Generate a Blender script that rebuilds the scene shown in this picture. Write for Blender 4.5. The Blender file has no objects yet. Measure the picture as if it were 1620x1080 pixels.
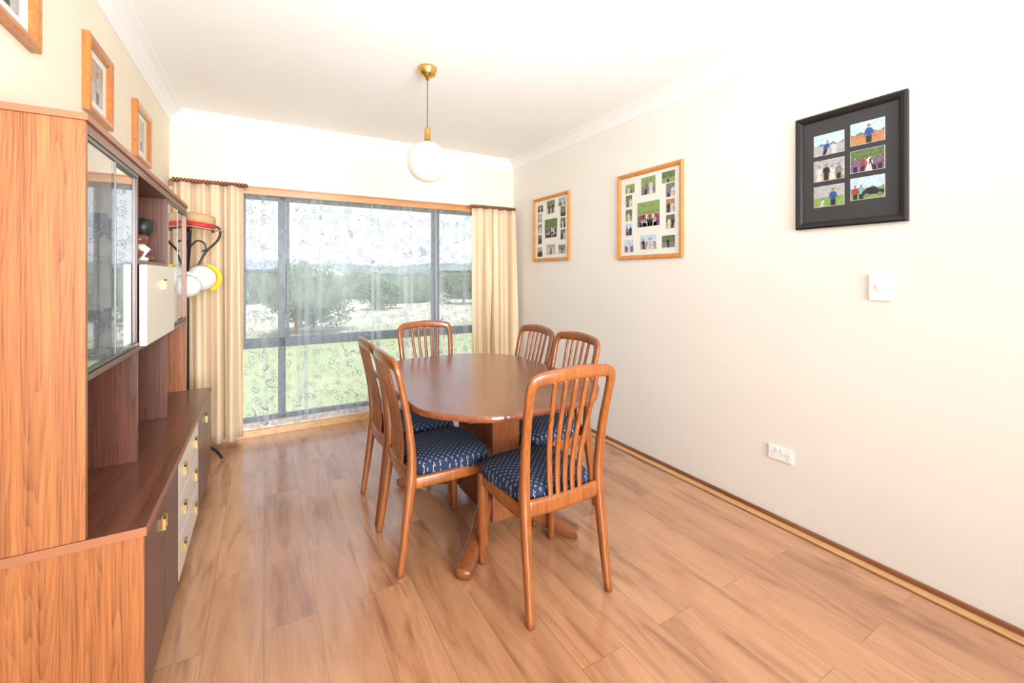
import bpy, bmesh, math, random
from mathutils import Vector, Matrix
random.seed(7)
S=bpy.context.scene
COL=S.collection
XL,XR,YB,YR,H=-0.578,2.23,3.84,-3.0,2.40

# ---------------------------------------------------------------- materials
def new_mat(name):
    m=bpy.data.materials.new(name); m.use_nodes=True
    nt=m.node_tree; b=nt.nodes["Principled BSDF"]
    return m,nt,b
def L(nt,a,b): nt.links.new(a,b)
def mth(nt,op,a,b=None,c=None):
    n=nt.nodes.new("ShaderNodeMath"); n.operation=op
    for i,v in enumerate((a,b,c)):
        if v is None: continue
        if isinstance(v,(int,float)): n.inputs[i].default_value=v
        else: L(nt,v,n.inputs[i])
    return n.outputs[0]
def mixc(nt,f,a,b,mode='MIX'):
    n=nt.nodes.new("ShaderNodeMix"); n.data_type='RGBA'; n.blend_type=mode
    for i,v in ((0,f),(6,a),(7,b)):
        if isinstance(v,(int,float)): n.inputs[i].default_value=v
        elif isinstance(v,(tuple,list)): n.inputs[i].default_value=(*v[:3],1)
        else: L(nt,v,n.inputs[i])
    return n.outputs[2]
def ramp(nt,f,stops):
    n=nt.nodes.new("ShaderNodeValToRGB"); e=n.color_ramp.elements
    while len(e)>len(stops): e.remove(e[-1])
    while len(e)<len(stops): e.new(1)
    for k,(p,c) in enumerate(stops):
        e[k].position=p; e[k].color=(*c[:3],1)
    L(nt,f,n.inputs[0]); return n.outputs[0]
def objco(nt): return nt.nodes.new("ShaderNodeTexCoord").outputs['Object']
def mapping(nt,v,scale,loc=(0,0,0),rot=(0,0,0)):
    n=nt.nodes.new("ShaderNodeMapping"); n.inputs['Scale'].default_value=scale
    n.inputs['Location'].default_value=loc; n.inputs['Rotation'].default_value=rot
    L(nt,v,n.inputs['Vector']); return n.outputs[0]
def noise(nt,v,scale,detail=4,rough=.5,dist=0.):
    n=nt.nodes.new("ShaderNodeTexNoise"); n.inputs['Scale'].default_value=scale
    n.inputs['Detail'].default_value=detail; n.inputs['Roughness'].default_value=rough
    n.inputs['Distortion'].default_value=dist
    if v is not None: L(nt,v,n.inputs['Vector'])
    return n.outputs[0]
def bump(nt,b,h,strength,dist=.01):
    n=nt.nodes.new("ShaderNodeBump"); n.inputs['Strength'].default_value=strength
    n.inputs['Distance'].default_value=dist; L(nt,h,n.inputs['Height']); L(nt,n.outputs[0],b.inputs['Normal'])
def plain(name,col,rough=.5,metal=0.,var=.06,nscale=20,coat=0.,emis=0.):
    m,nt,b=new_mat(name)
    nz=noise(nt,objco(nt),nscale)
    c2=tuple(max(0,c*(1-var)) for c in col)
    L(nt,ramp(nt,nz,[(.35,col),(.65,c2)]),b.inputs['Base Color'])
    b.inputs['Roughness'].default_value=rough; b.inputs['Metallic'].default_value=metal
    b.inputs['Coat Weight'].default_value=coat
    if emis>0:
        b.inputs['Emission Color'].default_value=(*col,1); b.inputs['Emission Strength'].default_value=emis
    return m
def wood(name,c1,c2,c3,stretch=(22,22,1.6),rough=.35,coat=.3,fine=True,dist=1.2,cr=.12):
    m,nt,b=new_mat(name)
    v=mapping(nt,objco(nt),stretch)
    a=noise(nt,v,1.0,5,.6,dist)
    col=ramp(nt,a,[(.3,c1),(.5,c2),(.72,c3)])
    if fine:
        v2=mapping(nt,objco(nt),tuple(s*5 for s in stretch))
        f=noise(nt,v2,1.0,3,.6)
        col=mixc(nt,.35,col,ramp(nt,f,[(.3,tuple(x*.55 for x in c1)),(.6,c3)]))
    L(nt,col,b.inputs['Base Color'])
    b.inputs['Roughness'].default_value=rough; b.inputs['Coat Weight'].default_value=coat
    b.inputs['Coat Roughness'].default_value=cr
    return m
def ringwood(name,c1,c2,c3,rough=.4,coat=.15):
    """cathedral-grain veneer, grain along Z"""
    m,nt,b=new_mat(name)
    co=objco(nt)
    base=mapping(nt,co,(9.,9.,.55))
    a=noise(nt,base,1.,2,.4,.1)
    bands=mth(nt,'FRACT',mth(nt,'MULTIPLY',a,46.))
    tri=mth(nt,'POWER',bands,1.6)
    f=noise(nt,mapping(nt,co,(220,220,4.)),1.,3,.6)
    g=noise(nt,mapping(nt,co,(55,55,1.)),1.,3,.6)
    t=mth(nt,'ADD',mth(nt,'ADD',mth(nt,'MULTIPLY',tri,-.12),mth(nt,'MULTIPLY',f,.5)),mth(nt,'MULTIPLY',g,.5))
    L(nt,ramp(nt,t,[(.26,c1),(.42,c2),(.62,c3)]),b.inputs['Base Color'])
    b.inputs['Roughness'].default_value=rough; b.inputs['Coat Weight'].default_value=coat
    b.inputs['Coat Roughness'].default_value=.15
    return m

M_wallR=plain("wall_paint_white",(.82,.79,.745),.85,var=.02,nscale=3)
M_wallC=plain("wall_paint_cream",(.82,.74,.595),.85,var=.02,nscale=3)
M_ceil=plain("ceiling_paint",(.91,.91,.90),.9,var=.01,nscale=3)
M_corn=plain("cornice_plaster",(.85,.85,.84),.8,var=.01)
M_chair=wood("chair_timber",(.17,.042,.009),(.26,.074,.016),(.36,.115,.027),(30,30,3),.28,.4)
M_table=wood("table_timber",(.14,.039,.015),(.19,.056,.020),(.25,.08,.032),(9,1.3,9),.24,.5,cr=.2)
M_tableb=wood("table_base_timber",(.16,.045,.016),(.22,.066,.022),(.30,.10,.035),(20,20,3),.3,.4)
M_hs=ringwood("hutch_side_veneer",(.15,.046,.013),(.30,.098,.028),(.41,.15,.047))
M_hd=ringwood("hutch_dark_veneer",(.05,.016,.009),(.105,.032,.017),(.155,.05,.027),.38,.2)
M_htop=wood("hutch_top_veneer",(.08,.026,.015),(.15,.05,.028),(.21,.08,.045),(26,1.4,26),.3,.3)
M_edge=plain("hutch_edge_band",(.34,.13,.06),.4)
M_cream=plain("hutch_cream_laminate",(.78,.74,.64),.35,var=.02)
M_brass=plain("brass",(.78,.50,.16),.22,1.0,var=.08)
M_brassh=plain("brass_handle",(.62,.42,.17),.35,.8,var=.08)
M_dark=plain("dark_recess",(.02,.018,.018),.4)
M_alu=plain("window_frame_dark",(.025,.034,.045),.35,.3)
M_alu2=plain("cabinet_trim_grey",(.10,.11,.115),.35,.5)
M_frame=wood("picture_frame_timber",(.50,.17,.03),(.62,.24,.045),(.72,.32,.075),(18,18,18),.3,.4)
M_frameD=wood("picture_frame_brown",(.36,.11,.02),(.46,.155,.03),(.55,.21,.05),(18,18,18),.3,.4)
M_frameB=plain("picture_frame_black",(.005,.005,.006),.45)
M_matW=plain("mat_board_white",(.78,.78,.73),.6,var=.02)
M_matG=plain("mat_board_charcoal",(.035,.037,.041),.6,var=.05)
M_plastic=plain("switch_plastic",(.92,.92,.92),.3,var=.01)
M_slot=plain("outlet_slot",(.05,.05,.05),.5)
M_skirt=wood("skirting_brown",(.16,.05,.02),(.24,.08,.03),(.3,.12,.05),(18,1.5,18),.4,.2)
M_strip=wood("skirting_light",(.62,.33,.13),(.72,.42,.19),(.78,.5,.25),(18,1.5,18),.35,.2)
M_rail=wood("pelmet_timber",(.40,.15,.045),(.52,.22,.07),(.62,.30,.11),(1.5,20,20),.35,.3)
M_raild=wood("rod_timber",(.12,.033,.012),(.18,.05,.017),(.25,.08,.026),(1.5,20,20),.3,.4)
M_black=plain("black_bentwood",(.012,.009,.008),.25)
M_straw=plain("straw",(.62,.40,.20),.8,var=.35,nscale=160)
M_red=plain("hat_band_red",(.45,.02,.03),.6)
M_capw=plain("cap_white",(.78,.76,.72),.8)
M_capy=plain("cap_yellow",(.90,.62,.03),.7)
M_ceramic=plain("ceramic",(.70,.67,.62),.2)
M_cerr=plain("ceramic_brown",(.16,.05,.03),.25)

def floor_mat():
    m,nt,b=new_mat("floor_laminate")
    co=objco(nt)
    sx=nt.nodes.new("ShaderNodeSeparateXYZ"); L(nt,co,sx.inputs[0])
    cb=nt.nodes.new("ShaderNodeCombineXYZ"); L(nt,sx.outputs[1],cb.inputs[0]); L(nt,sx.outputs[0],cb.inputs[1])
    br=nt.nodes.new("ShaderNodeTexBrick"); L(nt,cb.outputs[0],br.inputs['Vector'])
    br.offset=.37; br.offset_frequency=2; br.squash=1
    br.inputs['Color1'].default_value=(0,0,0,1); br.inputs['Color2'].default_value=(1,1,1,1)
    br.inputs['Mortar'].default_value=(.5,.5,.5,1)
    br.inputs['Scale'].default_value=1; br.inputs['Mortar Size'].default_value=.0012
    br.inputs['Mortar Smooth'].default_value=.3
    br.inputs['Brick Width'].default_value=1.05; br.inputs['Row Height'].default_value=.172
    tint=br.outputs['Color']
    off=mth(nt,'MULTIPLY',tint,37.0)
    cb2=nt.nodes.new("ShaderNodeCombineXYZ")
    L(nt,mth(nt,'MULTIPLY',sx.outputs[0],11.),cb2.inputs[0])
    L(nt,mth(nt,'ADD',mth(nt,'MULTIPLY',sx.outputs[1],1.8),off),cb2.inputs[1]); L(nt,off,cb2.inputs[2])
    g=noise(nt,cb2.outputs[0],1.,6,.6,.9)
    col=ramp(nt,g,[(.25,(.21,.09,.042)),(.36,(.37,.17,.085)),(.46,(.51,.255,.128)),(.60,(.60,.325,.172)),(.75,(.45,.215,.105))])
    fcb=nt.nodes.new("ShaderNodeVectorMath"); fcb.operation='MULTIPLY'
    L(nt,cb2.outputs[0],fcb.inputs[0]); fcb.inputs[1].default_value=(11,3,1)
    f=noise(nt,fcb.outputs[0],1.,3,.6)
    col=mixc(nt,.16,col,ramp(nt,f,[(.35,(.30,.14,.07)),(.6,(.58,.33,.175))]))
    tc=ramp(nt,tint,[(0,(.86,.82,.81)),(.5,(.97,.94,.93)),(1,(1.0,1.0,1.0))])
    col=mixc(nt,1.,col,tc,'MULTIPLY')
    col=mixc(nt,mth(nt,'MULTIPLY',br.outputs['Fac'],.6),col,(.16,.07,.035))
    L(nt,col,b.inputs['Base Color'])
    L(nt,ramp(nt,f,[(0,(.18,)*3),(1,(.28,)*3)]),b.inputs['Roughness'])
    b.inputs['Specular IOR Level'].default_value=.7
    b.inputs['Coat Weight'].default_value=.65; b.inputs['Coat Roughness'].default_value=.13
    bump(nt,b,mth(nt,'SUBTRACT',f,br.outputs['Fac']),.08,.002)
    return m
M_floor=floor_mat()

def seat_mat():
    m,nt,b=new_mat("seat_fabric_navy")
    sx=nt.nodes.new("ShaderNodeSeparateXYZ"); L(nt,objco(nt),sx.inputs[0])
    P=.027
    x=mth(nt,'DIVIDE',sx.outputs[0],P); y=mth(nt,'DIVIDE',sx.outputs[1],P)
    def motif(ox):
        fx=mth(nt,'ABSOLUTE',mth(nt,'SUBTRACT',mth(nt,'FRACT',mth(nt,'ADD',x,10+ox)),.5))
        fy=mth(nt,'ABSOLUTE',mth(nt,'SUBTRACT',mth(nt,'FRACT',mth(nt,'ADD',y,10+ox)),.5))
        a=mth(nt,'MAXIMUM',fx,fy); c=mth(nt,'MINIMUM',fx,fy)
        d=mth(nt,'SQRT',mth(nt,'ADD',mth(nt,'POWER',mth(nt,'ABSOLUTE',mth(nt,'SUBTRACT',a,.13)),2.),mth(nt,'POWER',c,2.)))
        return mth(nt,'LESS_THAN',d,.055)
    mk=mth(nt,'MAXIMUM',motif(0),motif(.5))
    w=noise(nt,objco(nt),400,2)
    base=ramp(nt,w,[(.3,(.003,.010,.036)),(.7,(.010,.026,.075))])
    L(nt,mixc(nt,mk,base,(.42,.44,.46)),b.inputs['Base Color'])
    b.inputs['Roughness'].default_value=.85
    bump(nt,b,w,.2,.001)
    return m
M_seat=seat_mat()

def drape_mat():
    m,nt,b=new_mat("drape_fabric")
    nz=noise(nt,mapping(nt,objco(nt),(30,30,2)),1.,3)
    L(nt,ramp(nt,nz,[(.3,(.84,.66,.44)),(.7,(.91,.76,.55))]),b.inputs['Base Color'])
    b.inputs['Roughness'].default_value=.45; b.inputs['Sheen Weight'].default_value=.3
    tr=nt.nodes.new("ShaderNodeBsdfTranslucent"); tr.inputs[0].default_value=(.92,.70,.43,1)
    mx=nt.nodes.new("ShaderNodeMixShader"); mx.inputs[0].default_value=.3
    L(nt,b.outputs[0],mx.inputs[1]); L(nt,tr.outputs[0],mx.inputs[2])
    L(nt,mx.outputs[0],nt.nodes["Material Output"].inputs[0])
    return m
M_drape=drape_mat()
def sheer_mat():
    m,nt,b=new_mat("sheer_voile")
    co=objco(nt)
    s0=nt.nodes.new("ShaderNodeSeparateXYZ"); L(nt,co,s0.inputs[0])
    cc2=nt.nodes.new("ShaderNodeCombineXYZ"); L(nt,s0.outputs[0],cc2.inputs[0]); L(nt,s0.outputs[2],cc2.inputs[1])
    p=cc2.outputs[0]
    def sq(x): return mth(nt,'MULTIPLY',x,x)
    def curls(scale,pitch,R,wd,loc):
        pm_=mapping(nt,p,(1,1,1),loc)
        v=nt.nodes.new("ShaderNodeTexVoronoi"); v.voronoi_dimensions='2D'; v.inputs['Scale'].default_value=scale
        v.inputs['Randomness'].default_value=.7; L(nt,pm_,v.inputs['Vector'])
        sb=nt.nodes.new("ShaderNodeVectorMath"); sb.operation='SUBTRACT'; L(nt,pm_,sb.inputs[0]); L(nt,v.outputs['Position'],sb.inputs[1])
        s=nt.nodes.new("ShaderNodeSeparateXYZ"); L(nt,sb.outputs[0],s.inputs[0])
        sc=nt.nodes.new("ShaderNodeSeparateColor"); L(nt,v.outputs['Color'],sc.inputs[0])
        r=mth(nt,'SQRT',mth(nt,'ADD',sq(s.outputs[0]),sq(s.outputs[1])))
        th=mth(nt,'DIVIDE',mth(nt,'ARCTAN2',s.outputs[1],s.outputs[0]),6.28318)
        sp=mth(nt,'FRACT',mth(nt,'ADD',mth(nt,'SUBTRACT',mth(nt,'DIVIDE',r,pitch),th),sc.outputs[0]))
        ln=mth(nt,'LESS_THAN',sp,wd/pitch)
        ang=mth(nt,'FRACT',mth(nt,'ADD',th,sc.outputs[1]))
        rmax=mth(nt,'MULTIPLY',mth(nt,'ADD',.35,mth(nt,'MULTIPLY',ang,.75)),R)
        return mth(nt,'MULTIPLY',ln,mth(nt,'MULTIPLY',mth(nt,'LESS_THAN',r,rmax),mth(nt,'GREATER_THAN',r,.004)))
    k1=curls(8.5,.020,.040,.0055,(0,0,0)); k2=curls(11.5,.016,.025,.0048,(.37,.21,0))
    n1=noise(nt,p,7.,1,.4,1.0)
    vine=mth(nt,'MULTIPLY',mth(nt,'LESS_THAN',mth(nt,'ABSOLUTE',mth(nt,'SUBTRACT',n1,.5)),.011),mth(nt,'GREATER_THAN',noise(nt,p,15.,1),.48))
    emb=mth(nt,'MAXIMUM',mth(nt,'MAXIMUM',k1,k2),vine)
    ge=nt.nodes.new("ShaderNodeNewGeometry"); sn=nt.nodes.new("ShaderNodeSeparateXYZ"); L(nt,ge.outputs['Normal'],sn.inputs[0])
    fold=sq(sn.outputs[0])
    fac=mth(nt,'MINIMUM',mth(nt,'ADD',mth(nt,'ADD',mth(nt,'MULTIPLY',emb,.52),.26),mth(nt,'MULTIPLY',fold,.75)),.95)
    tp=nt.nodes.new("ShaderNodeBsdfTransparent"); tp.inputs[0].default_value=(.97,.98,1,1)
    tl=nt.nodes.new("ShaderNodeBsdfTranslucent"); df=nt.nodes.new("ShaderNodeBsdfDiffuse")
    cc=mixc(nt,emb,(.88,.92,.98),(.46,.50,.56))
    L(nt,cc,tl.inputs[0]); L(nt,cc,df.inputs[0])
    m1=nt.nodes.new("ShaderNodeMixShader"); m1.inputs[0].default_value=.35
    L(nt,tl.outputs[0],m1.inputs[1]); L(nt,df.outputs[0],m1.inputs[2])
    mx=nt.nodes.new("ShaderNodeMixShader"); L(nt,fac,mx.inputs[0])
    L(nt,tp.outputs[0],mx.inputs[1]); L(nt,m1.outputs[0],mx.inputs[2])
    L(nt,mx.outputs[0],nt.nodes["Material Output"].inputs[0])
    return m
M_sheer=sheer_mat()
def glass_mat(name,tint=(.97,.985,1),gl=.06,k=1.):
    m,nt,b=new_mat(name)
    tp=nt.nodes.new("ShaderNodeBsdfTransparent"); tp.inputs[0].default_value=(*tint,1)
    g=nt.nodes.new("ShaderNodeBsdfGlossy"); g.inputs['Roughness'].default_value=.02
    lw=nt.nodes.new("ShaderNodeFresnel"); lw.inputs[0].default_value=1.5
    mx=nt.nodes.new("ShaderNodeMixShader"); L(nt,mth(nt,'MINIMUM',mth(nt,'ADD',mth(nt,'MULTIPLY',lw.outputs[0],k),gl),.9),mx.inputs[0])
    L(nt,tp.outputs[0],mx.inputs[1]); L(nt,g.outputs[0],mx.inputs[2])
    L(nt,mx.outputs[0],nt.nodes["Material Output"].inputs[0])
    return m
M_glass=glass_mat("window_glass",gl=0,k=.12)
M_hglass=glass_mat("cabinet_glass",(1,1,1),.30)
M_glassware=glass_mat("glassware",(.92,.96,.97),.1)
def opal():
    m,nt,b=new_mat("opal_glass")
    nz=noise(nt,objco(nt),6)
    L(nt,ramp(nt,nz,[(0,(.74,.67,.56)),(1,(.76,.69,.58))]),b.inputs['Base Color'])
    b.inputs['Roughness'].default_value=.12; b.inputs['Coat Weight'].default_value=.3
    b.inputs['Emission Color'].default_value=(1,.86,.62,1); b.inputs['Emission Strength'].default_value=.10
    return m
M_opal=opal()

# ---------------------------------------------------------------- mesh helper
class MB:
    def __init__(s): s.v=[];s.f=[];s.m=[];s.mats=[]
    def mi(s,mat):
        if mat not in s.mats: s.mats.append(mat)
        return s.mats.index(mat)
    def add(s,vs,fs,mat):
        o=len(s.v); k=s.mi(mat)
        s.v+= [tuple(p) for p in vs]
        for f in fs: s.f.append(tuple(i+o for i in f)); s.m.append(k)
    def box(s,x0,x1,y0,y1,z0,z1,mat):
        vs=[(x0,y0,z0),(x1,y0,z0),(x1,y1,z0),(x0,y1,z0),(x0,y0,z1),(x1,y0,z1),(x1,y1,z1),(x0,y1,z1)]
        s.add(vs,[(0,3,2,1),(4,5,6,7),(0,1,5,4),(1,2,6,5),(2,3,7,6),(3,0,4,7)],mat)
    def quad(s,a,b,c,d,mat): s.add([a,b,c,d],[(0,1,2,3)],mat)
    def lathe(s,prof,mat,seg=32,c=(0,0,0),M=None):
        vs=[];fs=[]
        for r,z in prof:
            for i in range(seg):
                t=2*math.pi*i/seg; p=Vector((r*math.cos(t),r*math.sin(t),z))
                if M is not None: p=M@p
                vs.append((p.x+c[0],p.y+c[1],p.z+c[2]))
        n=len(prof)
        for j in range(n-1):
            for i in range(seg):
                i2=(i+1)%seg
                fs.append((j*seg+i,j*seg+i2,(j+1)*seg+i2,(j+1)*seg+i))
        if prof[0][0]>1e-4: fs.append(tuple(range(seg-1,-1,-1)))
        if prof[-1][0]>1e-4: fs.append(tuple((n-1)*seg+i for i in range(seg)))
        s.add(vs,fs,mat)
    def sweep(s,pts,w,d,nrm,mat,sub=5,seg=10,sq=.6):
        n=len(pts); P=[Vector(p) for p in pts]
        W=w if isinstance(w,(list,tuple)) else [w]*n
        D=d if isinstance(d,(list,tuple)) else [d]*n
        def cr(a,b,c,e,t):
            return .5*((2*b)+(c-a)*t+(2*a-5*b+4*c-e)*t*t+(-a+3*b-3*c+e)*t**3)
        Q=[];WW=[];DD=[]
        for i in range(n-1):
            a=P[max(i-1,0)];b=P[i];c=P[i+1];e=P[min(i+2,n-1)]
            for k in range(sub):
                t=k/sub; Q.append(cr(a,b,c,e,t)); WW.append(W[i]*(1-t)+W[i+1]*t); DD.append(D[i]*(1-t)+D[i+1]*t)
        Q.append(P[-1]);WW.append(W[-1]);DD.append(D[-1])
        vs=[];fs=[];m=len(Q); nrm=Vector(nrm).normalized()
        for i,q in enumerate(Q):
            T=(Q[min(i+1,m-1)]-Q[max(i-1,0)]).normalized()
            side=T.cross(nrm)
            if side.length<1e-4: side=Vector((1,0,0))
            side.normalize(); N=side.cross(T).normalized()
            for k in range(seg):
                a=2*math.pi*(k+.5)/seg; ca,sa=math.cos(a),math.sin(a)
                x=math.copysign(abs(ca)**sq,ca); y=math.copysign(abs(sa)**sq,sa)
                vs.append(q+side*(WW[i]*x)+N*(DD[i]*y))
        for i in range(m-1):
            for k in range(seg):
                k2=(k+1)%seg; fs.append((i*seg+k,i*seg+k2,(i+1)*seg+k2,(i+1)*seg+k))
        fs.append(tuple(range(seg-1,-1,-1))); fs.append(tuple((m-1)*seg+k for k in range(seg)))
        s.add(vs,fs,mat)
    def obj(s,name,parent=None,smooth=False,bevel=0,loc=(0,0,0),rot=0):
        me=bpy.data.meshes.new(name); me.from_pydata(s.v,[],s.f)
        for m in s.mats: me.materials.append(m)
        me.polygons.foreach_set("material_index",s.m)
        if smooth: me.polygons.foreach_set("use_smooth",[True]*len(me.polygons))
        bm=bmesh.new(); bm.from_mesh(me); bmesh.ops.recalc_face_normals(bm,faces=bm.faces); bm.to_mesh(me); bm.free()
        me.update()
        o=bpy.data.objects.new(name,me); COL.objects.link(o)
        o.location=loc; o.rotation_euler[2]=rot
        if parent: o.parent=parent
        if bevel:
            b=o.modifiers.new("bevel",'BEVEL'); b.width=bevel; b.segments=2; b.limit_method='ANGLE'
        return o
def empty(name,loc=(0,0,0),rot=0):
    e=bpy.data.objects.new(name,None); COL.objects.link(e); e.location=loc; e.rotation_euler[2]=rot; e.empty_display_size=.1
    return e

# ---------------------------------------------------------------- room shell
b=MB(); b.box(XL-.1,XR+.1,YR,YB+.12,-.1,0,M_floor); b.obj("floor")
b=MB(); b.box(XL-.1,XR+.1,YR,YB+.12,H,H+.1,M_ceil); b.obj("ceiling")
b=MB(); b.box(XL-.1,XL,YR,YB+.12,0,H,M_wallC); b.obj("wall_left")
b=MB(); b.box(XR,XR+.1,YR,YB+.12,0,H,M_wallR); b.obj("wall_right")
WX0,WX1,WZ0,WZ1=-.45,2.02,.10,1.85
b=MB()
b.box(XL,WX0,YB,YB+.12,0,H,M_wallC); b.box(WX1,XR,YB,YB+.12,0,H,M_wallC)
b.box(WX0,WX1,YB,YB+.12,WZ1,H,M_wallC); b.box(WX0,WX1,YB,YB+.12,0,WZ0,M_wallC)
b.obj("wall_back")
prof=[(0,0),(.0,.085),(.006,.085),(.012,.072),(.03,.045),(.055,.022),(.075,.013),(.085,.008),(.085,0)]
def cornice(name,fn,a0,a1):
    b=MB(); n=len(prof); vs=[fn(p,a0) for p in prof]+[fn(p,a1) for p in prof]
    fs=[(i,(i+1)%n,n+(i+1)%n,n+i) for i in range(n)]+[tuple(range(n)),tuple(range(2*n-1,n-1,-1))]
    b.add(vs,fs,M_corn); b.obj(name)
cornice("trim_1",lambda p,a:(XR-p[0],a,H-p[1]),YR,YB)
cornice("trim_2",lambda p,a:(XL+p[0],a,H-p[1]),YR,YB)
cornice("trim_3",lambda p,a:(a,YB-p[0],H-p[1]),XL,XR)
b=MB(); b.box(XR-.014,XR,YR,YB,0,.028,M_skirt); b.box(XR-.05,XR-.014,YR,YB,0,.010,M_strip); b.box(XR-.056,XR-.05,YR,YB,0,.004,M_skirt)
b.obj("baseboard_right",bevel=.002)
b=MB(); b.box(XL,XL+.014,YR,YB,0,.028,M_skirt); b.obj("baseboard_left")
b=MB(); b.box(XL+.014,XR-.056,YB-.03,YB,0,.05,M_strip); b.obj("baseboard_back",bevel=.002)

# window
W=empty("window_1")
b=MB(); y0,y1=YB+.02,YB+.07
def hb(x0,x1,z0,z1,a=y0,c=y1): b.box(x0,x1,a,c,z0,z1,M_alu)
hb(WX0,WX1,WZ0,WZ0+.030); hb(WX0,WX1,WZ1-.03,WZ1)
hb(WX0,WX0+.045,WZ0,WZ1); hb(WX1-.045,WX1,WZ0,WZ1)
hb(WX0,WX1,.665,.740)
for x in (.125,1.41): hb(x-.026,x+.026,WZ0,WZ1)
hb(.125+.030,.125+.050,.740,WZ1-.03,YB+.0,YB+.045)
hb(1.41-.050,1.41-.030,.740,WZ1-.03,YB+.0,YB+.045)
hb(WX0,.10,1.255,1.275); hb(1.44,WX1,1.255,1.275)
hb(-.145,-.12,.745,WZ1); 
b.box(.115,.135,YB-.0,YB+.03,1.06,1.16,M_dark); b.box(1.40,1.42,YB-.0,YB+.03,1.06,1.16,M_dark)
b.obj("frame",W,bevel=.003)
b=MB(); b.box(WX0+.02,WX1-.02,YB+.044,YB+.048,WZ0+.02,WZ1-.02,M_glass); b.obj("glass",W)
b=MB(); b.box(XL+.004,XR-.004,YB-.022,YB,1.862,1.900,M_rail); b.box(XL+.004,XR-.004,YB-.034,YB,1.896,1.908,M_rail)
b.obj("trim_4",bevel=.003)
def curtain(x0,x1,z0,z1,yc,amp,lam,mat,nx,ph=0.,nz=24,irr=.0,sec=.35):
    b=MB(); vs=[];fs=[]
    for j in range(nz+1):
        t=j/nz; z=z0+(z1-z0)*t
        for i in range(nx+1):
            s=i/nx; x=x0+(x1-x0)*s
            a=amp*(1-.45*t)*(1+irr*math.sin(x*23.7+ph))
            wob=.25*math.sin(s*5.1+t*2.3+ph)+irr*1.2*math.sin(x*17.3+1.3*math.sin(t*1.7+x*5))
            y=yc+a*math.sin(2*math.pi*(x-x0)/lam+wob*2+ph)+a*sec*math.sin(2*math.pi*(x-x0)/(lam*.43)+t*1.4+ph)
            xx=x+.25*a*math.cos(2*math.pi*(x-x0)/lam*1.0+t)
            vs.append((xx,y,z+.004*math.sin(i*.2)*(1-t)))
    for j in range(nz):
        for i in range(nx):
            a=j*(nx+1)+i; fs.append((a,a+1,a+nx+2,a+nx+1))
    b.add(vs,fs,mat)
    return b
C=empty("sheer_curtain"); curtain(-.16,1.74,.075,1.86,YB-.06,.017,.19,M_sheer,420,irr=.4,sec=.15).obj("sheer_panel",C,smooth=True)
b=MB(); b.box(-.16,1.74,YB-.075,YB-.045,1.840,1.862,M_rail); b.obj("heading_track",C)
def drape(name,x0,x1,yc):
    E=empty(name)
    o=curtain(x0,x1,.045,1.87,yc,.044,.095,M_drape,240,ph=.6,irr=.38).obj("drape_panel",E,smooth=True)
    sm=o.modifiers.new("s",'SOLIDIFY'); sm.thickness=.003
    b=MB(); R=Matrix.Rotation(math.pi/2,3,'Y')
    b.lathe([(.010,x0-.0),(.010,x1)],M_raild,16,(0,yc,1.885),R)
    n=int((x1-x0)/.021)
    for i in range(n):
        x=x0+(i+.5)*(x1-x0)/n
        b.lathe([(.011,x-.009),(.017,x-.006),(.019,x),(.017,x+.006),(.011,x+.009)],M_raild,16,(0,yc,1.885),R)
    b.obj("rod_rings",E,smooth=True)
    b=MB(); b.lathe([(.0,x1-.002),(.012,x1),(.017,x1+.01),(.012,x1+.022),(0,x1+.026)] if x0<0 else [(0,x0-.026),(.012,x0-.022),(.017,x0-.01),(.012,x0),(0,x0+.002)],M_raild,16,(0,yc,1.885),R); b.obj("finial",E,smooth=True)
drape("drape_curtain",-.545,-.125,YB-.14)
drape("drape_curtain",1.705,2.175,YB-.14)

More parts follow.
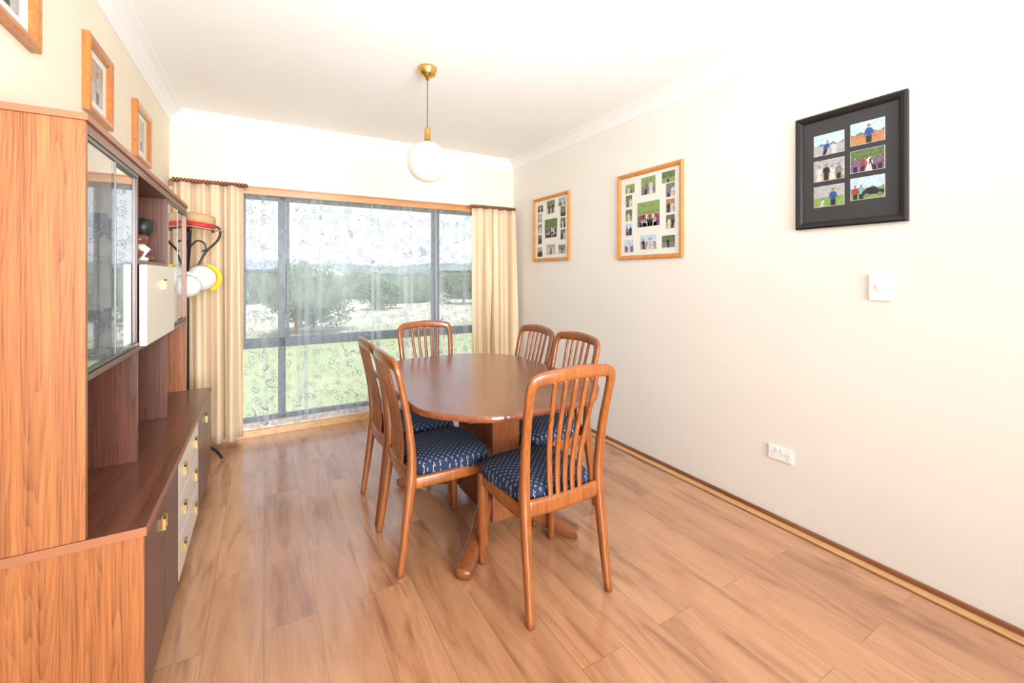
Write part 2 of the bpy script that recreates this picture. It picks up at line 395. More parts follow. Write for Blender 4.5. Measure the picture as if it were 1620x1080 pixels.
# ---------------------------------------------------------------- chairs
def chair_meshes():
    b=MB()
    hoop=[(-.180,-.215,0),(-.176,-.190,.18),(-.173,-.168,.36),(-.173,-.164,.48),(-.178,-.182,.64),(-.184,-.212,.78),(-.182,-.226,.835),(-.160,-.236,.864),(-.08,-.246,.874),(0,-.250,.878)]
    w=[.0135,.016,.019,.018,.016,.017,.020,.022,.024,.025]
    d=[.0135,.017,.020,.017,.014,.012,.012,.012,.012,.012]
    full=hoop+[(-x,y,z) for x,y,z in hoop[-2::-1]]
    b.sweep(full,w+w[-2::-1],d+d[-2::-1],(0,1,0),M_chair,sub=6,seg=12)
    for s in (-1,1):
        b.sweep([(s*.178,.172,0),(s*.180,.168,.14),(s*.180,.163,.28),(s*.178,.163,.392)],[.0125,.015,.019,.021],[.0125,.015,.019,.021],(0,1,0),M_chair,seg=12)
        b.sweep([(s*.173,-.165,.365),(s*.182,0,.368),(s*.180,.16,.368)],.011,.026,(0,0,1),M_chair,sub=4)
    b.sweep([(-.178,.165,.368),(0,.178,.368),(.178,.165,.368)],.011,.026,(0,0,1),M_chair)
    b.sweep([(-.17,-.164,.385),(0,-.176,.385),(.17,-.164,.385)],.011,.032,(0,0,1),M_chair)
    for k in range(5):
        t=(k-2)
        xb,xt=t*.034,t*.048
        b.sweep([(xb,-.176,.40),(xb*1.02,-.172,.50),(xb+(xt-xb)*.45,-.188,.62),(xb+(xt-xb)*.8,-.220,.75),(xt,-.246,.858)],[.0095,.0115,.0105,.009,.0085],.006,(0,1,0),M_chair,seg=8)
    bodyo=b
    b2=MB(); seg=64; vs=[];fs=[]
    def outline(t):
        c,s=math.cos(t),math.sin(t)
        x=math.copysign(abs(c)**.38,c); y=math.copysign(abs(s)**.42,s)
        hw=.166+.036*(y+1)/2
        yy=.022+y*.178+(.012*(1-x*x) if y>0 else 0)
        return x*hw,yy
    rings=[(1.0,.385),(1.015,.398),(1.02,.412),(1.0,.428),(.96,.439),(.88,.447),(.7,.455),(.45,.459),(.2,.461)]
    for r,z in rings:
        for i in range(seg):
            x,y=outline(2*math.pi*i/seg); vs.append((x*r,.022+(y-.022)*r,z))
    vs.append((0,.022,.462))
    for j in range(len(rings)-1):
        for i in range(seg):
            i2=(i+1)%seg; fs.append((j*seg+i,j*seg+i2,(j+1)*seg+i2,(j+1)*seg+i))
    for i in range(seg): fs.append(((len(rings)-1)*seg+i,(len(rings)-1)*seg+(i+1)%seg,len(vs)-1))
    fs.append(tuple(range(seg-1,-1,-1)))
    b2.add(vs,fs,M_seat)
    return bodyo,b2
cb,cs=chair_meshes()
me_body=me_seat=None
def place_chair(x,y,rot):
    global me_body,me_seat
    E=empty("dining_chair",(x,y,0),rot)
    if me_body is None:
        o=cb.obj("frame",E,smooth=True); s=cs.obj("seat",E,smooth=True); me_body,me_seat=o.data,s.data
    else:
        for n,m in (("frame",me_body),("seat",me_seat)):
            o=bpy.data.objects.new(n,m); COL.objects.link(o); o.parent=E
hp=math.pi/2
place_chair(.985,1.48,math.radians(0))
place_chair(.695,1.925,-hp)
place_chair(.700,2.345,-hp)
place_chair(1.01,2.775,math.pi)
place_chair(1.325,1.955,hp)
place_chair(1.325,2.375,hp)

# ---------------------------------------------------------------- table
T=empty("dining_table",(.985,2.055,0))
hw,hl,cx_,cy_=.452,.635,.20,.20
oct_=[(-hw+cx_,-hl),(hw-cx_,-hl),(hw,-hl+cy_),(hw,hl-cy_),(hw-cx_,hl),(-hw+cx_,hl),(-hw,hl-cy_),(-hw,-hl+cy_)]
pts=[]
for i in range(8):
    p0=Vector(oct_[i-1]);p=Vector(oct_[i]);p1=Vector(oct_[(i+1)%8])
    a=p+(p0-p).normalized()*.095; c=p+(p1-p).normalized()*.095
    for k in range(9):
        t=k/8; q=a*(1-t)**2+p*2*t*(1-t)+c*t*t
        q=Vector((q.x+math.copysign(.014,q.x)*(1-(q.y/hl)**2),q.y+math.copysign(.010,q.y)*(1-min(1,abs(q.x)/hw)**2)))
        pts.append((q.x,q.y))
    nx_=Vector(oct_[(i+1)%8]); a2=c; c2=nx_+(p-nx_).normalized()*.095
    for k in range(1,6):
        q=a2.lerp(c2,k/6); q=Vector((q.x+math.copysign(.014,q.x)*(1-(q.y/hl)**2),q.y+math.copysign(.010,q.y)*(1-min(1,abs(q.x)/hw)**2))); pts.append((q.x,q.y))
b=MB(); n=len(pts); vs=[]
tp=[(.020,.672),(.006,.674),(.002,.680),(0,.688),(.002,.696),(.006,.700)]
for r,z in tp:
    for x,y in pts:
        k=1-r/math.hypot(x,y); vs.append((x*k,y*k,z))
fs=[(j*n+i,j*n+(i+1)%n,(j+1)*n+(i+1)%n,(j+1)*n+i) for j in range(len(tp)-1) for i in range(n)]
fs+= [tuple(range(n-1,-1,-1)),tuple((len(tp)-1)*n+i for i in range(n))]
b.add(vs,fs,M_table)
o=b.obj("table_top",T)
b=MB()
b.box(-.26,.26,-.44,-.415,.615,.672,M_tableb); b.box(-.26,.26,.415,.44,.615,.672,M_tableb)
b.box(-.26,-.235,-.44,.44,.615,.672,M_tableb); b.box(.235,.26,-.44,.44,.615,.672,M_tableb)
b.box(-.06,.09,-.35,.35,.64,.672,M_tableb)
b.box(-.045,.105,-.245,.175,.05,.65,M_tableb)
b.obj("pedestal",T,bevel=.008)
b=MB()
for sx in (-1,1):
    for sy in (-1,1):
        b.sweep([(.01,sy*.12,.13),(.01+sx*.08,sy*.21,.115),(.01+sx*.17,sy*.32,.07),(.0+sx*.26,sy*.425,.032),(.0+sx*.295,sy*.46,.024)],[.034,.034,.034,.034,.032],[.06,.052,.036,.028,.022],(0,0,1),M_tableb,seg=12,sq=.5)
b.obj("feet",T,smooth=True)

# ---------------------------------------------------------------- hutch
HT=empty("wall_unit_hutch")
hx0,hf,hu=XL+.018,-.28,-.396
ya,yb=1.50,3.17; yd1,yd2=2.047,2.61; zc=.55; zt=1.625; zg=.97
b=MB()
b.box(hx0,hf,ya,ya+.018,0,zc-.024,M_hs)
b.box(hx0,hf,yb-.018,yb,0,zc-.024,M_hs)
b.box(hx0,hf-.02,ya+.018,yb-.018,.05,.07,M_hd); b.box(hx0,hx0+.01,ya,yb,0,zt,M_hd)
b.box(hf-.05,hf-.035,ya+.018,yb-.018,0,.05,M_dark)
for y in (yd1,yd2): b.box(hx0,hf-.02,y-.009,y+.009,.07,zc-.024,M_hd)
b.box(hx0,hf+.004,ya-.002,yb+.002,zc-.024,zc,M_htop)
b.box(hx0,hf+.006,ya-.004,ya-.002,zc-.024,zc,M_edge); b.box(hf+.004,hf+.0065,ya-.004,yb+.002,zc-.024,zc,M_edge)
b.box(hx0,hu,ya,ya+.018,zc,zt,M_hs); b.box(hx0,hu,yb-.018,yb,zc,zt,M_hs)
b.box(hx0,hu+.006,ya-.006,yb+.004,zt,zt+.018,M_edge)
b.box(hx0,hu,ya+.018,yb-.018,zt-.03,zt,M_hd)
for y in (yd1,yd2): b.box(hx0,hu-.004,y-.009,y+.009,zc,zt-.03,M_hd)
b.box(hx0,hu,ya+.018,yb-.018,zg-.018,zg,M_hd)
b.box(hx0,hu-.02,ya+.018,yd1-.009,1.27,1.282,M_cream); b.box(hx0,hu-.02,yd2+.009,yb-.018,1.27,1.282,M_cream)
b.box(hx0,hu-.01,yd1+.009,yd2-.009,1.27,1.285,M_hd)
for (p,q) in ((ya+.018,yd1-.009),(yd2+.009,yb-.018)):
    b.box(hx0+.010,hx0+.014,p,q,zg,zt-.03,M_cream)
    b.box(hx0+.014,hu-.02,p,p+.002,zg,zt-.03,M_cream); b.box(hx0+.014,hu-.02,q-.002,q,zg,zt-.03,M_cream)
    b.box(hx0+.014,hu-.02,p,q,zg,zg+.002,M_cream); b.box(hx0+.014,hu-.02,p,q,zt-.032,zt-.03,M_cream)
b.obj("carcass",HT,bevel=.0015)
b=MB()
def door(y0,y1,z0,z1,m): b.box(hf-.019,hf,y0+.003,y1-.003,z0+.002,z1-.002,m)
ym=(ya+.018+yd1)/2
door(ya+.018,ym,.06,zc-.028,M_hd); door(ym,yd1,.06,zc-.028,M_hd)
ym2=(yd2+yb-.018)/2
door(yd2,ym2,.06,zc-.028,M_hd); door(ym2,yb-.018,.06,zc-.028,M_hd)
for k in range(3):
    z0=.06+k*.154; door(yd1,yd2,z0,z0+.150,M_cream)
b.obj("doors",HT,bevel=.002)
b=MB(); b.box(hu,hu+.022,yd1+.002,yd2-.002,zg-.002,1.268,M_cream); b.obj("drop_flap",HT,bevel=.002)
def handle(b,x,y,z,s=.022):
    b.box(x,x+.003,y-s*.8,y+s*.8,z-s,z+s,M_brassh)
    b.box(x+.003,x+.010,y-s*.8,y-s*.45,z-s,z+s,M_brassh); b.box(x+.003,x+.010,y+s*.45,y+s*.8,z-s,z+s,M_brassh)
    b.box(x+.003,x+.010,y-s*.8,y+s*.8,z+s*.6,z+s,M_brassh); b.box(x+.003,x+.006,y-s*.4,y+s*.4,z-s*.8,z+s*.5,M_dark)
b=MB()
for k in range(3):
    for y in (2.17,2.49): handle(b,hf,y,.138+k*.154)
handle(b,hf,ym-.03,.44); handle(b,hf,ym2+.03,.44)
handle(b,hu+.022,2.36,1.19)
b.obj("handles",HT,bevel=.0008)
def glassdoor(y0,y1,n,tag):
    b=MB(); g=MB(); z0,z1=zg+.004,zt-.034
    b.box(hu-.014,hu,y0,y1,z0,z0+.010,M_alu2); b.box(hu-.014,hu,y0,y1,z1-.010,z1,M_alu2)
    wdt=(y1-y0)/n
    for k in range(n):
        x=hu-.003-(k%2)*.007
        a,c=y0+k*wdt,y0+(k+1)*wdt
        g.quad((x-.001,a,z0+.010),(x-.001,c,z0+.010),(x-.001,c,z1-.010),(x-.001,a,z1-.010),M_hglass)
        b.box(x-.004,x+.001,a,a+.006,z0,z1,M_alu2); b.box(x-.004,x+.001,c-.006,c,z0,z1,M_alu2)
    b.obj("glass_frame"+tag,HT); g.obj("glass"+tag,HT)
glassdoor(ya+.018,yd1-.009,2,"_1"); glassdoor(yd2+.009,yb-.018,2,"_2")
b=MB()
for (y0,y1) in ((ya+.05,yd1-.04),(yd2+.05,yb-.05)):
    for zz in (zg+.002,1.282):
        for k in range(6):
            y=y0+(y1-y0)*k/5; x=-.50+.045*(k%2)
            b.lathe([(.024,0),(.022,.004),(.004,.008),(.004,.06),(.018,.075),(.027,.10),(.029,.14),(.028,.14),(.024,.1),(.0,.078)],M_glassware,14,(x,y,zz+.001))
b.obj("wine_glasses",HT,smooth=True)
b=MB()
b.lathe([(.03,0),(.035,.008),(.045,.02),(.05,.035),(.03,.045),(0,.045)],M_cerr,20,(-.45,2.15,1.2855))
b.lathe([(.035,0),(.05,.012),(.052,.02),(.02,.03),(.012,.06),(.03,.09),(.03,.11),(0,.12)],M_cerr,20,(-.46,2.38,1.2855))
b.lathe([(.03,0),(.03,.02),(.01,.04),(.01,.1),(.04,.14),(.045,.19),(0,.2)],M_dark,20,(-.47,2.5,1.2855))
b.lathe([(.02,0),(.025,.01),(.01,.02),(.03,.05),(.01,.07),(0,.07)],M_ceramic,20,(-.43,2.26,1.2855))
b.obj("ornaments",HT,smooth=True)

# ---------------------------------------------------------------- pendant lamp
PL=empty("pendant_lamp",(.80,2.34,0))
b=MB()
b.lathe([(.052,2.399),(.053,2.385),(.047,2.378),(.045,2.36),(.03,2.352),(.012,2.345),(.010,2.33),(0,2.33)],M_brass,32)
b.lathe([(0,2.07),(.007,2.068),(.014,2.06),(.017,2.045),(.017,1.985),(.026,1.982),(.027,1.972),(.022,1.968),(0,1.968)],M_brass,32)
b.obj("fittings",PL,smooth=True)
b=MB(); b.lathe([(.0028,2.06),(.0028,2.34)],plain("cord",(.12,.09,.05),.5),8); b.obj("cord",PL)
b=MB(); R=.114; b.lathe([(max(0,R*math.sin(math.pi*i/32)),1.868-R*math.cos(math.pi*i/32)) for i in range(33)],M_opal,48); b.obj("globe",PL,smooth=True)

# ---------------------------------------------------------------- pictures
PC={}
cols=dict(skin=(.52,.30,.21),white=(.74,.72,.70),black=(.025,.025,.03),blue=(.03,.10,.34),red=(.45,.04,.06),green=(.13,.27,.07),dgreen=(.05,.11,.04),grey=(.28,.28,.29),lgrey=(.50,.50,.51),sky=(.30,.52,.78),sand=(.55,.28,.12),purple=(.28,.17,.32),tan=(.50,.40,.28),hair=(.05,.025,.015),cyan=(.25,.5,.58),mountain=(.18,.24,.34))
alts=dict(green=(.32,.42,.13),dgreen=(.17,.24,.09),grey=(.10,.10,.11),lgrey=(.28,.28,.29),sky=(.68,.78,.88),sand=(.32,.15,.07),purple=(.10,.05,.13),tan=(.30,.22,.15),mountain=(.10,.15,.12))
def pc(n):
    if n not in PC:
        m,nt,b_=new_mat("print_"+n); c=cols[n]; a=alts.get(n,tuple(v*.55 for v in c))
        nz=noise(nt,objco(nt),85,5,.75,.8)
        L(nt,ramp(nt,nz,[(.36,c),(.52,tuple((p+q)/2 for p,q in zip(c,a))),(.64,a)]),b_.inputs['Base Color']); b_.inputs['Roughness'].default_value=.3
        PC[n]=m
    return PC[n]
def figure(b,cx,cz,s,body,y,skin='skin',legs='black',lean=0.):
    def disc(x,z,rx,rz,m,yy,n=14):
        b.add([(x+rx*math.cos(2*math.pi*i/n),yy,z+rz*math.sin(2*math.pi*i/n)) for i in range(n)],[tuple(range(n))],m)
    def poly(p,m,yy): b.add([(cx+x*s+lean*s*(z+.5),yy,cz+z*s) for x,z in p],[tuple(range(len(p)))],m)
    if body=='white': poly([(-.2,-.5),(.2,-.5),(.09,0),(-.09,0)],pc('white'),y)
    else: poly([(-.11,-.5),(.11,-.5),(.12,-.12),(-.12,-.12)],pc(legs),y)
    poly([(-.11,-.16),(.11,-.16),(.12,.1),(.15,.2),(.06,.27),(-.06,.27),(-.15,.2),(-.12,.1)],pc(body),y-.0001)
    poly([(-.15,.2),(-.20,-.05),(-.16,-.1),(-.10,.08)],pc(body),y-.00015); poly([(.15,.2),(.20,-.05),(.16,-.1),(.10,.08)],pc(body),y-.00015)
    hx=cx+lean*s*.85
    disc(hx,cz+.375*s,.068*s,.088*s,pc('hair'),y-.0002); disc(hx,cz+.355*s,.055*s,.072*s,pc(skin),y-.0003)
def photo(b,cx,cz,w,h,bg,gnd,figs,y,bw=False):
    b.box(cx-w/2-.002,cx+w/2+.002,y,y+.001,cz-h/2-.002,cz+h/2+.002,pc('white'))
    y-=.0006
    hz=cz-h*.05
    b.quad((cx-w/2,y,hz),(cx+w/2,y,hz),(cx+w/2,y,cz+h/2),(cx-w/2,y,cz+h/2),pc(bg))
    b.quad((cx-w/2,y,cz-h/2),(cx+w/2,y,cz-h/2),(cx+w/2,y,hz),(cx-w/2,y,hz),pc(gnd))
    if bg in('sky',):
        n=9; vs=[(cx-w/2+w*i/n,y-.0001,hz+h*(.06+.07*math.sin(i*1.9+cx*40))) for i in range(n+1)]+[(cx+w/2,y-.0001,hz),(cx-w/2,y-.0001,hz)]
        b.add(vs,[tuple(range(len(vs)))],pc('mountain'))
    for f in figs:
        fx,fs_,bc=f[:3]; s=h*fs_; figure(b,cx+fx*w,cz-h/2+s*.5,s,bc,y-.0004,'lgrey' if bw else 'skin',lean=(f[3] if len(f)>3 else 0))
def picture(name,loc,rot,w,h,fw,fmat,mmat,photos,dep=.018):
    E=empty(name,loc,rot)
    b=MB(); X,Z=w/2,h/2
    sec=[(0,0),(0,-dep),(fw*.25,-dep-.004),(fw*.7,-dep),(fw,-dep*.6),(fw,0)]
    cs=[(-X,-Z,1,1),(X,-Z,-1,1),(X,Z,-1,-1),(-X,Z,1,-1)]
    vs=[(x+sx*o,yy,z+sz*o) for (x,z,sx,sz) in cs for (o,yy) in sec]; k=len(sec)
    fs=[(i*k+j,((i+1)%4)*k+j,((i+1)%4)*k+(j+1)%k,i*k+(j+1)%k) for i in range(4) for j in range(k)]
    b.add(vs,fs,fmat); b.obj("frame",E)
    b=MB(); b.box(-X+fw*.8,X-fw*.8,-.006,-.002,-Z+fw*.8,Z-fw*.8,mmat); b.obj("mat_board",E)
    b=MB()
    for p in photos: photo(b,*p[:4],*p[4:7],-.0072,*(p[7:]))
    b.obj("prints",E)
    return E
pw,ph_=.118,.092
ps=[]
data=[('sky','lgrey',[(-.15,.7,'blue',.25),(.22,.6,'white',-.2)]),('sky','sand',[(.05,.9,'blue')]),
('lgrey','tan',[(-.32,.8,'white'),(-.08,.85,'black'),(.12,.75,'white'),(.34,.8,'grey')]),('dgreen','purple',[(-.36,.75,'purple'),(-.16,.7,'red',.2),(.06,.75,'white'),(.22,.7,'purple',-.2),(.38,.75,'purple')]),
('lgrey','green',[(.15,.9,'blue'),(-.25,.4,'white',.3)]),('sky','green',[(-.36,.7,'red'),(-.18,.7,'cyan')])]
for i,dd in enumerate(data):
    cx=(-.072 if i%2==0 else .072); cz=.118-(i//2)*.118+(.012 if i%2 else 0)
    ps.append((cx,cz,pw,ph_,dd[0],dd[1],dd[2]))
Eb=picture("picture_frame_black",(XR,.90,1.708),-hp,.415,.525,.03,M_frameB,M_matG,ps)
car=MB(); cx,cz=.09,-.125
car.add([(cx-.035,-.009,cz-.012),(cx+.04,-.009,cz-.012),(cx+.042,-.009,cz+.004),(cx+.022,-.009,cz+.007),(cx+.01,-.009,cz+.018),(cx-.018,-.009,cz+.018),(cx-.028,-.009,cz+.006),(cx-.035,-.009,cz+.004)],[tuple(range(8))],pc('black'))
for wx in (-.02,.026): car.add([(cx+wx+.008*math.cos(i*.628),-.0093,cz-.013+.008*math.sin(i*.628)) for i in range(10)],[tuple(range(10))],pc('grey'))
car.obj("car_print",Eb)
def collage(bw,seed):
    r=random.Random(seed); out=[]
    bodies=['black','white','black','white','grey']
    def P(x,z,w,h,big=0):
        bg=r.choice(['lgrey','grey','dgreen','dgreen'] if bw else ['dgreen','green','dgreen','grey','sky','sand'])
        g=r.choice(['grey','black','lgrey'] if bw else ['green','green','tan','grey','purple'])
        n=big if big else r.choice([1,2,2])
        if big>3:
            f=[((k+.5)/n*.85-.42,.62,r.choice(['black','white','red'] if not bw else bodies)) for k in range(n)]
            f+=[((k+1)/n*.85-.42,.45,r.choice(['white','black'])) for k in range(n-1)]
        else: f=[((k+.5)/n*.8-.4,.85,r.choice(bodies),r.uniform(-.2,.2)) for k in range(n)]
        out.append((x,z,w,h,bg,g,f,bw))
    P(0,.0,.19,.165,6)
    P(0,.19,.12,.115,2); P(-.165,.195,.085,.06); P(.165,.215,.10,.07)
    for k,z in enumerate((.10,-.0,-.10)):
        P(-.175,z+.01,.06,.08); P(.18,z+.03,.065,.085)
    P(-.175,-.205,.08,.085); P(0,-.19,.135,.09,3); P(.165,-.195,.10,.075)
    return out
picture("picture_frame_collage",(XR,2.03,1.64),-hp,.555,.60,.028,M_frame,M_matW,collage(False,3))
picture("picture_frame_collage",(XR,3.155,1.652),-hp,.55,.585,.028,M_frame,M_matW,collage(True,5))
for (yy,zz,ww,hh) in ((1.60,2.005,.31,.28),(2.295,1.985,.29,.29),(2.995,1.98,.32,.29)):
    picture("picture_frame_timber",(XL,yy,zz),hp,ww,hh,.035,M_frameD,M_matW,[(0,0,.13,.16,'tan','lgrey',[(0,.8,'lgrey')])],.022)

SW=empty("light_switch",(XR,.785,1.178),-hp)
b=MB(); b.box(-.037,.037,-.009,0,-.055,.055,M_plastic); b.box(-.010,.010,-.014,-.009,-.014,.014,M_plastic); b.obj("plate",SW,bevel=.003)
PO=empty("power_outlet",(XR,1.185,.340),-hp)
b=MB(); b.box(-.056,.056,-.009,0,-.033,.033,M_plastic)
for s in (-1,1): b.box(s*.012-.006,s*.012+.006,-.013,-.009,.010,.026,M_plastic)
b.obj("plate",PO,bevel=.002)
b=MB()
for s in (-1,1):
    for dx,dz in ((-.007,.0),(.007,.0),(0,-.016)): b.box(s*.034+dx-.001,s*.034+dx+.001,-.0095,-.008,dz-.003,dz+.003,M_slot)
b.obj("slots",PO)

# ---------------------------------------------------------------- hat stand
HS=empty("hat_stand",(-.425,3.40,0))
b=MB()
b.lathe([(.014,.02),(.015,.5),(.014,1.2),(.012,1.50),(.016,1.52),(.0,1.54)],M_black,16)
for k in range(4):
    a=math.radians(15+90*k); ca,sa=math.cos(a),math.sin(a)
    def R(r,z): return (r*ca,r*sa,z)
    sc=.19 if k==0 else .12
    b.sweep([R(.012,.40),R(.05*sc/.17,.25),R(.09*sc/.17,.13),R(.14*sc/.17,.07),R(sc,.012)],.010,.010,(-sa,ca,0),M_black,seg=8,sq=1)
    ex=.165 if k==0 else .125
    b.sweep([R(.012,1.24),R(.05,1.27),R(.10,1.38),R(ex,1.46),R(ex+.015,1.52),R(ex-.005,1.55),R(ex-.03,1.535),R(ex-.022,1.51)],.0075,.0075,(-sa,ca,0),M_black,seg=8,sq=1)
    b.sweep([R(.012,1.40),R(.05,1.45),R(.09,1.44),R(.10,1.40),R(.08,1.385)],.006,.006,(-sa,ca,0),M_black,seg=8,sq=1)
b.obj("bentwood_stand",HS,smooth=True)
b=MB(); Rm=Matrix.Rotation(math.radians(8),3,'Y')@Matrix.Rotation(math.radians(3),3,'X'); hc=(.065,-.05,1.53)
b.lathe([(.145,.004),(.144,-.001),(.09,.0),(.088,.0),(.085,.032)],M_straw,36,hc,Rm)
b.lathe([(.145,.004),(.09,.005),(.0885,.006)],M_straw,36,hc,Rm)
b.lathe([(.0895,.004),(.088,.034)],M_red,36,hc,Rm)
b.lathe([(.087,.034),(.084,.07),(.075,.085),(.05,.09),(.0,.088)],M_straw,36,hc,Rm)
b.obj("straw_hat",HS,smooth=True)
def cap(tag,c,A,B,main,acc,r0=.078,pk=.055):
    A=Vector(A).normalized(); B=Vector(B); B=(B-A*B.dot(A)).normalized(); X=B.cross(A)
    R_=Matrix((X,B,A)).transposed()
    b=MB()
    pf=[(r0*math.cos(t),r0*1.15*math.sin(t)) for t in [i*math.pi/20 for i in range(10)]]+[(0,r0*1.15)]
    b.lathe(pf,main,24,c,R_)
    vs=[];fs=[];n=14
    for i in range(n+1):
        t=-math.radians(65)+math.radians(130)*i/n
        for r,zz in ((r0-.002,.002),(r0+pk*math.cos(t)**.5,.012)):
            p=R_@Vector((r*math.sin(t),r*math.cos(t),zz)); vs.append((p.x+c[0],p.y+c[1],p.z+c[2]))
    for i in range(n): fs.append((2*i,2*i+1,2*i+3,2*i+2))
    b.add(vs,fs,acc)
    o=b.obj("cap_"+tag,HS,smooth=True)
    sm=o.modifiers.new("s",'SOLIDIFY'); sm.thickness=.003
cap("yellow_peak",(.075,.0,1.215),(-.1,-1,-.35),(1,-.1,.05),M_capw,M_capy,.085,.032)
cap("white",(.02,-.12,1.165),(-.1,-1,-.45),(-.3,.2,1),M_capw,M_capw,.072,.03)

# ---------------------------------------------------------------- outside
def ground_mat():
    m,nt,b=new_mat("outdoor_ground")
    co=objco(nt); sx=nt.nodes.new("ShaderNodeSeparateXYZ"); L(nt,co,sx.inputs[0])
    n1=noise(nt,co,.5,6,.6); n2=noise(nt,co,12.,4,.7); n3=noise(nt,co,1.6,4,.6)
    yy=mth(nt,'ADD',sx.outputs[1],mth(nt,'MULTIPLY',n1,4.))
    g=ramp(nt,n2,[(.3,(.34,.40,.16)),(.7,(.50,.53,.26))])
    g=mixc(nt,ramp(nt,n3,[(.45,(0,0,0)),(.65,(.5,.5,.5))]),g,(.60,.56,.36))
    s_=ramp(nt,n2,[(.3,(.56,.49,.36)),(.7,(.72,.65,.52))])
    s_=mixc(nt,ramp(nt,n3,[(.5,(0,0,0)),(.6,(.8,.8,.8))]),s_,(.38,.40,.24))
    far=ramp(nt,noise(nt,co,.06,5,.6),[(.4,(.30,.36,.20)),(.6,(.56,.52,.38))])
    f1=mth(nt,'MINIMUM',mth(nt,'MAXIMUM',mth(nt,'DIVIDE',mth(nt,'SUBTRACT',yy,14.),3.),0.),1.)
    f2=mth(nt,'MINIMUM',mth(nt,'MAXIMUM',mth(nt,'DIVIDE',mth(nt,'SUBTRACT',yy,28.),15.),0.),1.)
    c=mixc(nt,f1,g,s_); c=mixc(nt,f2,c,far)
    L(nt,c,b.inputs['Base Color']); b.inputs['Roughness'].default_value=1; b.inputs['Specular IOR Level'].default_value=.1
    return m
b=MB(); M_g=ground_mat(); b.quad((-400,YB+.125,-.35),(500,YB+.125,-.35),(500,450,-.35),(-400,450,-.35),M_g); 
b.obj("ground_outside")
M_leaf=plain("foliage",(.19,.27,.10),.8,var=.5,nscale=6)
M_leafd=plain("foliage_far",(.18,.24,.13),.9,var=.5,nscale=1.5)
M_hill=plain("hill_far",(.27,.33,.29),1.,var=.3,nscale=.08)
def bush(name,x,y,w,h,z0=-.35,nl=3500,mat=M_leaf,ls=.05,low=.25):
    b=MB(); r=random.Random(int(x*100+y*7))
    blobs=[]
    for k in range(16):
        a=r.uniform(0,6.28); d=r.uniform(0,.34)*w; zz=z0+h*r.uniform(low,.78); rr=r.uniform(.15,.24)*min(w,h*1.4)
        blobs.append((x+d*math.cos(a),y+d*math.sin(a),zz,rr))
    b.sweep([(x,y,z0),(x+.05,y,z0+h*.4)],w*.02,w*.02,(0,1,0),M_skirt,seg=6)
    for k in range(nl):
        bx,by,bz,rr=r.choice(blobs)
        v=Vector((r.gauss(0,1),r.gauss(0,1),r.gauss(0,1))).normalized()*rr*r.uniform(.6,1.1)
        p=Vector((bx,by,bz))+v; p.z=max(p.z,z0+.03)
        u=Vector((r.gauss(0,1),r.gauss(0,1),r.gauss(0,1))).normalized(); q=u.cross(v).normalized()*ls; u=u*ls
        b.add([p-u,p+q*.5,p+u,p-q*.5],[(0,1,2,3)],mat)
    b.obj(name)
bush("garden_tree",.75,13.0,2.9,1.85,nl=9000,ls=.065,low=.22)
bush("garden_shrub",6.9,12.6,1.9,1.9,nl=5000,ls=.06)
bush("garden_shrub",4.6,20.5,2.6,1.3,nl=4000,ls=.07)
bush("garden_shrub",9.6,22,3.4,1.9,nl=4500,ls=.08)
bush("garden_shrub",-3.5,21,3.0,1.5,nl=4000,ls=.08)
b=MB(); r=random.Random(11)
for k in range(420):
    d=r.uniform(26,160); a=math.radians(r.uniform(-32,52)); x=d*math.sin(a); y=d*math.cos(a)
    if y<26: continue
    if abs(x+1.2)<5 and 36<y<50: continue
    if abs(x-5)<6 and 45<y<66: continue
    w=r.uniform(.8,2.2)*(1+d/120); h=r.uniform(.6,1.4)*(1+d/110)
    seg=9
    for q in range(3):
        ox,oy=r.uniform(-.5,.5)*w,r.uniform(-.5,.5)*w; ww=w*r.uniform(.4,.7); hh=h*r.uniform(.6,1)
        pf=[(ww*math.cos(i/5*math.pi/2)*(1+r.uniform(-.15,.15)) if i<5 else 0,hh*math.sin(i/5*math.pi/2)) for i in range(6)]
        b.lathe(pf,M_leafd,seg,(x+ox,y+oy,-.35))
b.obj("distant_trees",smooth=True)
b=MB(); vs=[];fs=[];n=160
for i in range(n+1):
    a=math.radians(-45+110*i/n); 
    hh=10.5+1.6*math.sin(i*.13)+.8*math.sin(i*.41+1)+.5*math.sin(i*1.7)+.3*math.sin(i*3.1)
    for d,z in ((260,-.4),(300,hh*.75),(330,hh),(380,-.4)):
        vs.append((d*math.sin(a),d*math.cos(a),z))
for i in range(n):
    for j in range(3): fs.append((i*4+j,i*4+j+1,(i+1)*4+j+1,(i+1)*4+j))
b.add(vs,fs,M_hill); b.obj("hill_ridge",smooth=True)
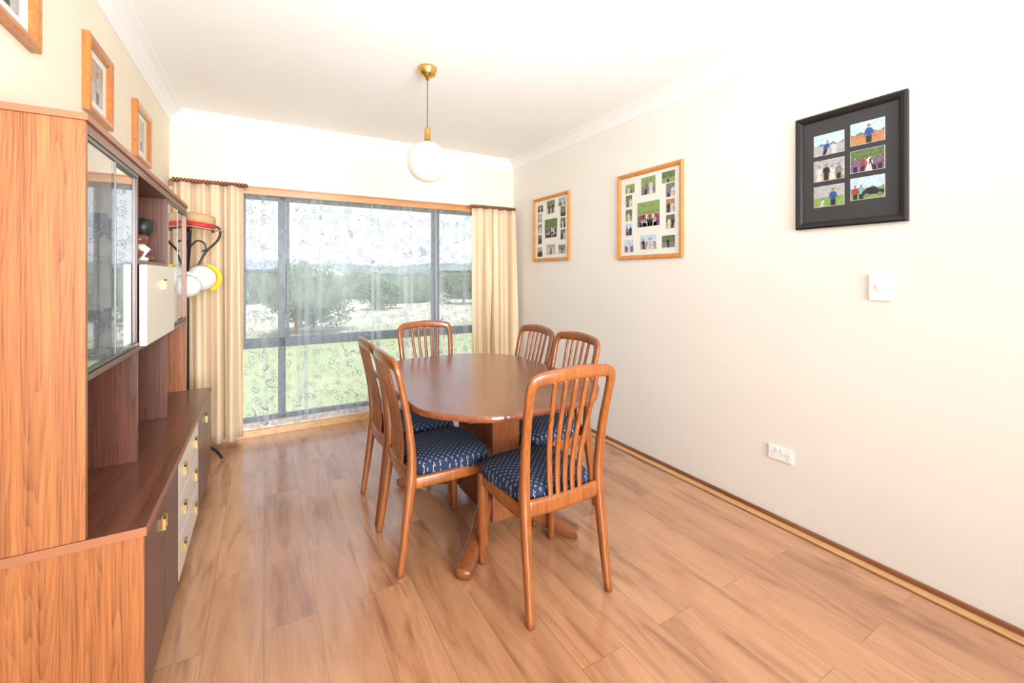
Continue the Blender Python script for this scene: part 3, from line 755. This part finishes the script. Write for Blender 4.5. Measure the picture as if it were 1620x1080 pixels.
def house(name,x,y,w,h,mw,mr):
    b=MB(); z=-.35; b.box(x-w/2,x+w/2,y-2,y+2,z,z+h,mw)
    b.add([(x-w/2-.3,y-2.4,z+h),(x+w/2+.3,y-2.4,z+h),(x+w/2-.6,y,z+h*1.5),(x-w/2+.6,y,z+h*1.5),(x-w/2-.3,y+2.4,z+h),(x+w/2+.3,y+2.4,z+h)],[(0,1,2,3),(5,4,3,2),(0,3,4),(1,5,2),(0,4,5,1)],mr); b.obj(name)
house("distant_shed",-1.2,44,4.5,2.0,plain("shed_wall",(.25,.28,.32),.6),plain("shed_roof",(.35,.38,.42),.5))
house("distant_house",5.,56,6,1.6,plain("house_wall",(.6,.56,.5),.7),plain("house_roof",(.85,.85,.86),.5))

# ---------------------------------------------------------------- world + lights
w=bpy.data.worlds.new("world"); S.world=w; w.use_nodes=True; nt=w.node_tree
bg=nt.nodes["Background"]
tc=nt.nodes.new("ShaderNodeTexCoord"); sx=nt.nodes.new("ShaderNodeSeparateXYZ"); L(nt,tc.outputs['Generated'],sx.inputs[0])
c=ramp(nt,sx.outputs[2],[(0,(1,.99,.98)),(.15,(.93,.97,1)),(.6,(.70,.82,1))])
L(nt,c,bg.inputs[0]); bg.inputs[1].default_value=.88
def light(name,typ,loc,rot,en,col=(1,1,1),size=1,sy=None,spread=180):
    l=bpy.data.lights.new(name,typ); l.energy=en; l.color=col
    if typ=='AREA':
        l.size=size; l.spread=math.radians(spread)
        if sy: l.shape='RECTANGLE'; l.size_y=sy
    o=bpy.data.objects.new(name,l); COL.objects.link(o); o.location=loc; o.rotation_euler=rot; return o
s=light("sun",'SUN',(0,-5,20),(math.radians(28),math.radians(-12),0),2.8,(1,.97,.92)); s.data.angle=.01
light("ceiling_bounce_fill",'AREA',(.55,.0,1.1),(math.radians(180-32),math.radians(0),0),24,(.95,.975,1),1.4,1.0,130)  # added fill, out of view, aimed up and forward to brighten the ceiling
light("fill_softbox_rear",'AREA',(.65,-2.7,1.4),(math.radians(88),0,0),54,(.97,.985,1),2.2,1.8,70)  # unseen softbox added behind the camera to light the far end

cam=bpy.data.cameras.new("camera"); co=bpy.data.objects.new("camera",cam); COL.objects.link(co)
co.location=(0,0,1.227); co.rotation_euler=(math.pi/2,0,math.radians(-30))
cam.sensor_width=36; cam.clip_end=1000; cam.clip_start=.02
cam.lens=680/1620*36; cam.shift_y=-104/1620
S.camera=co
S.view_settings.view_transform='Standard'
S.view_settings.exposure=0.53
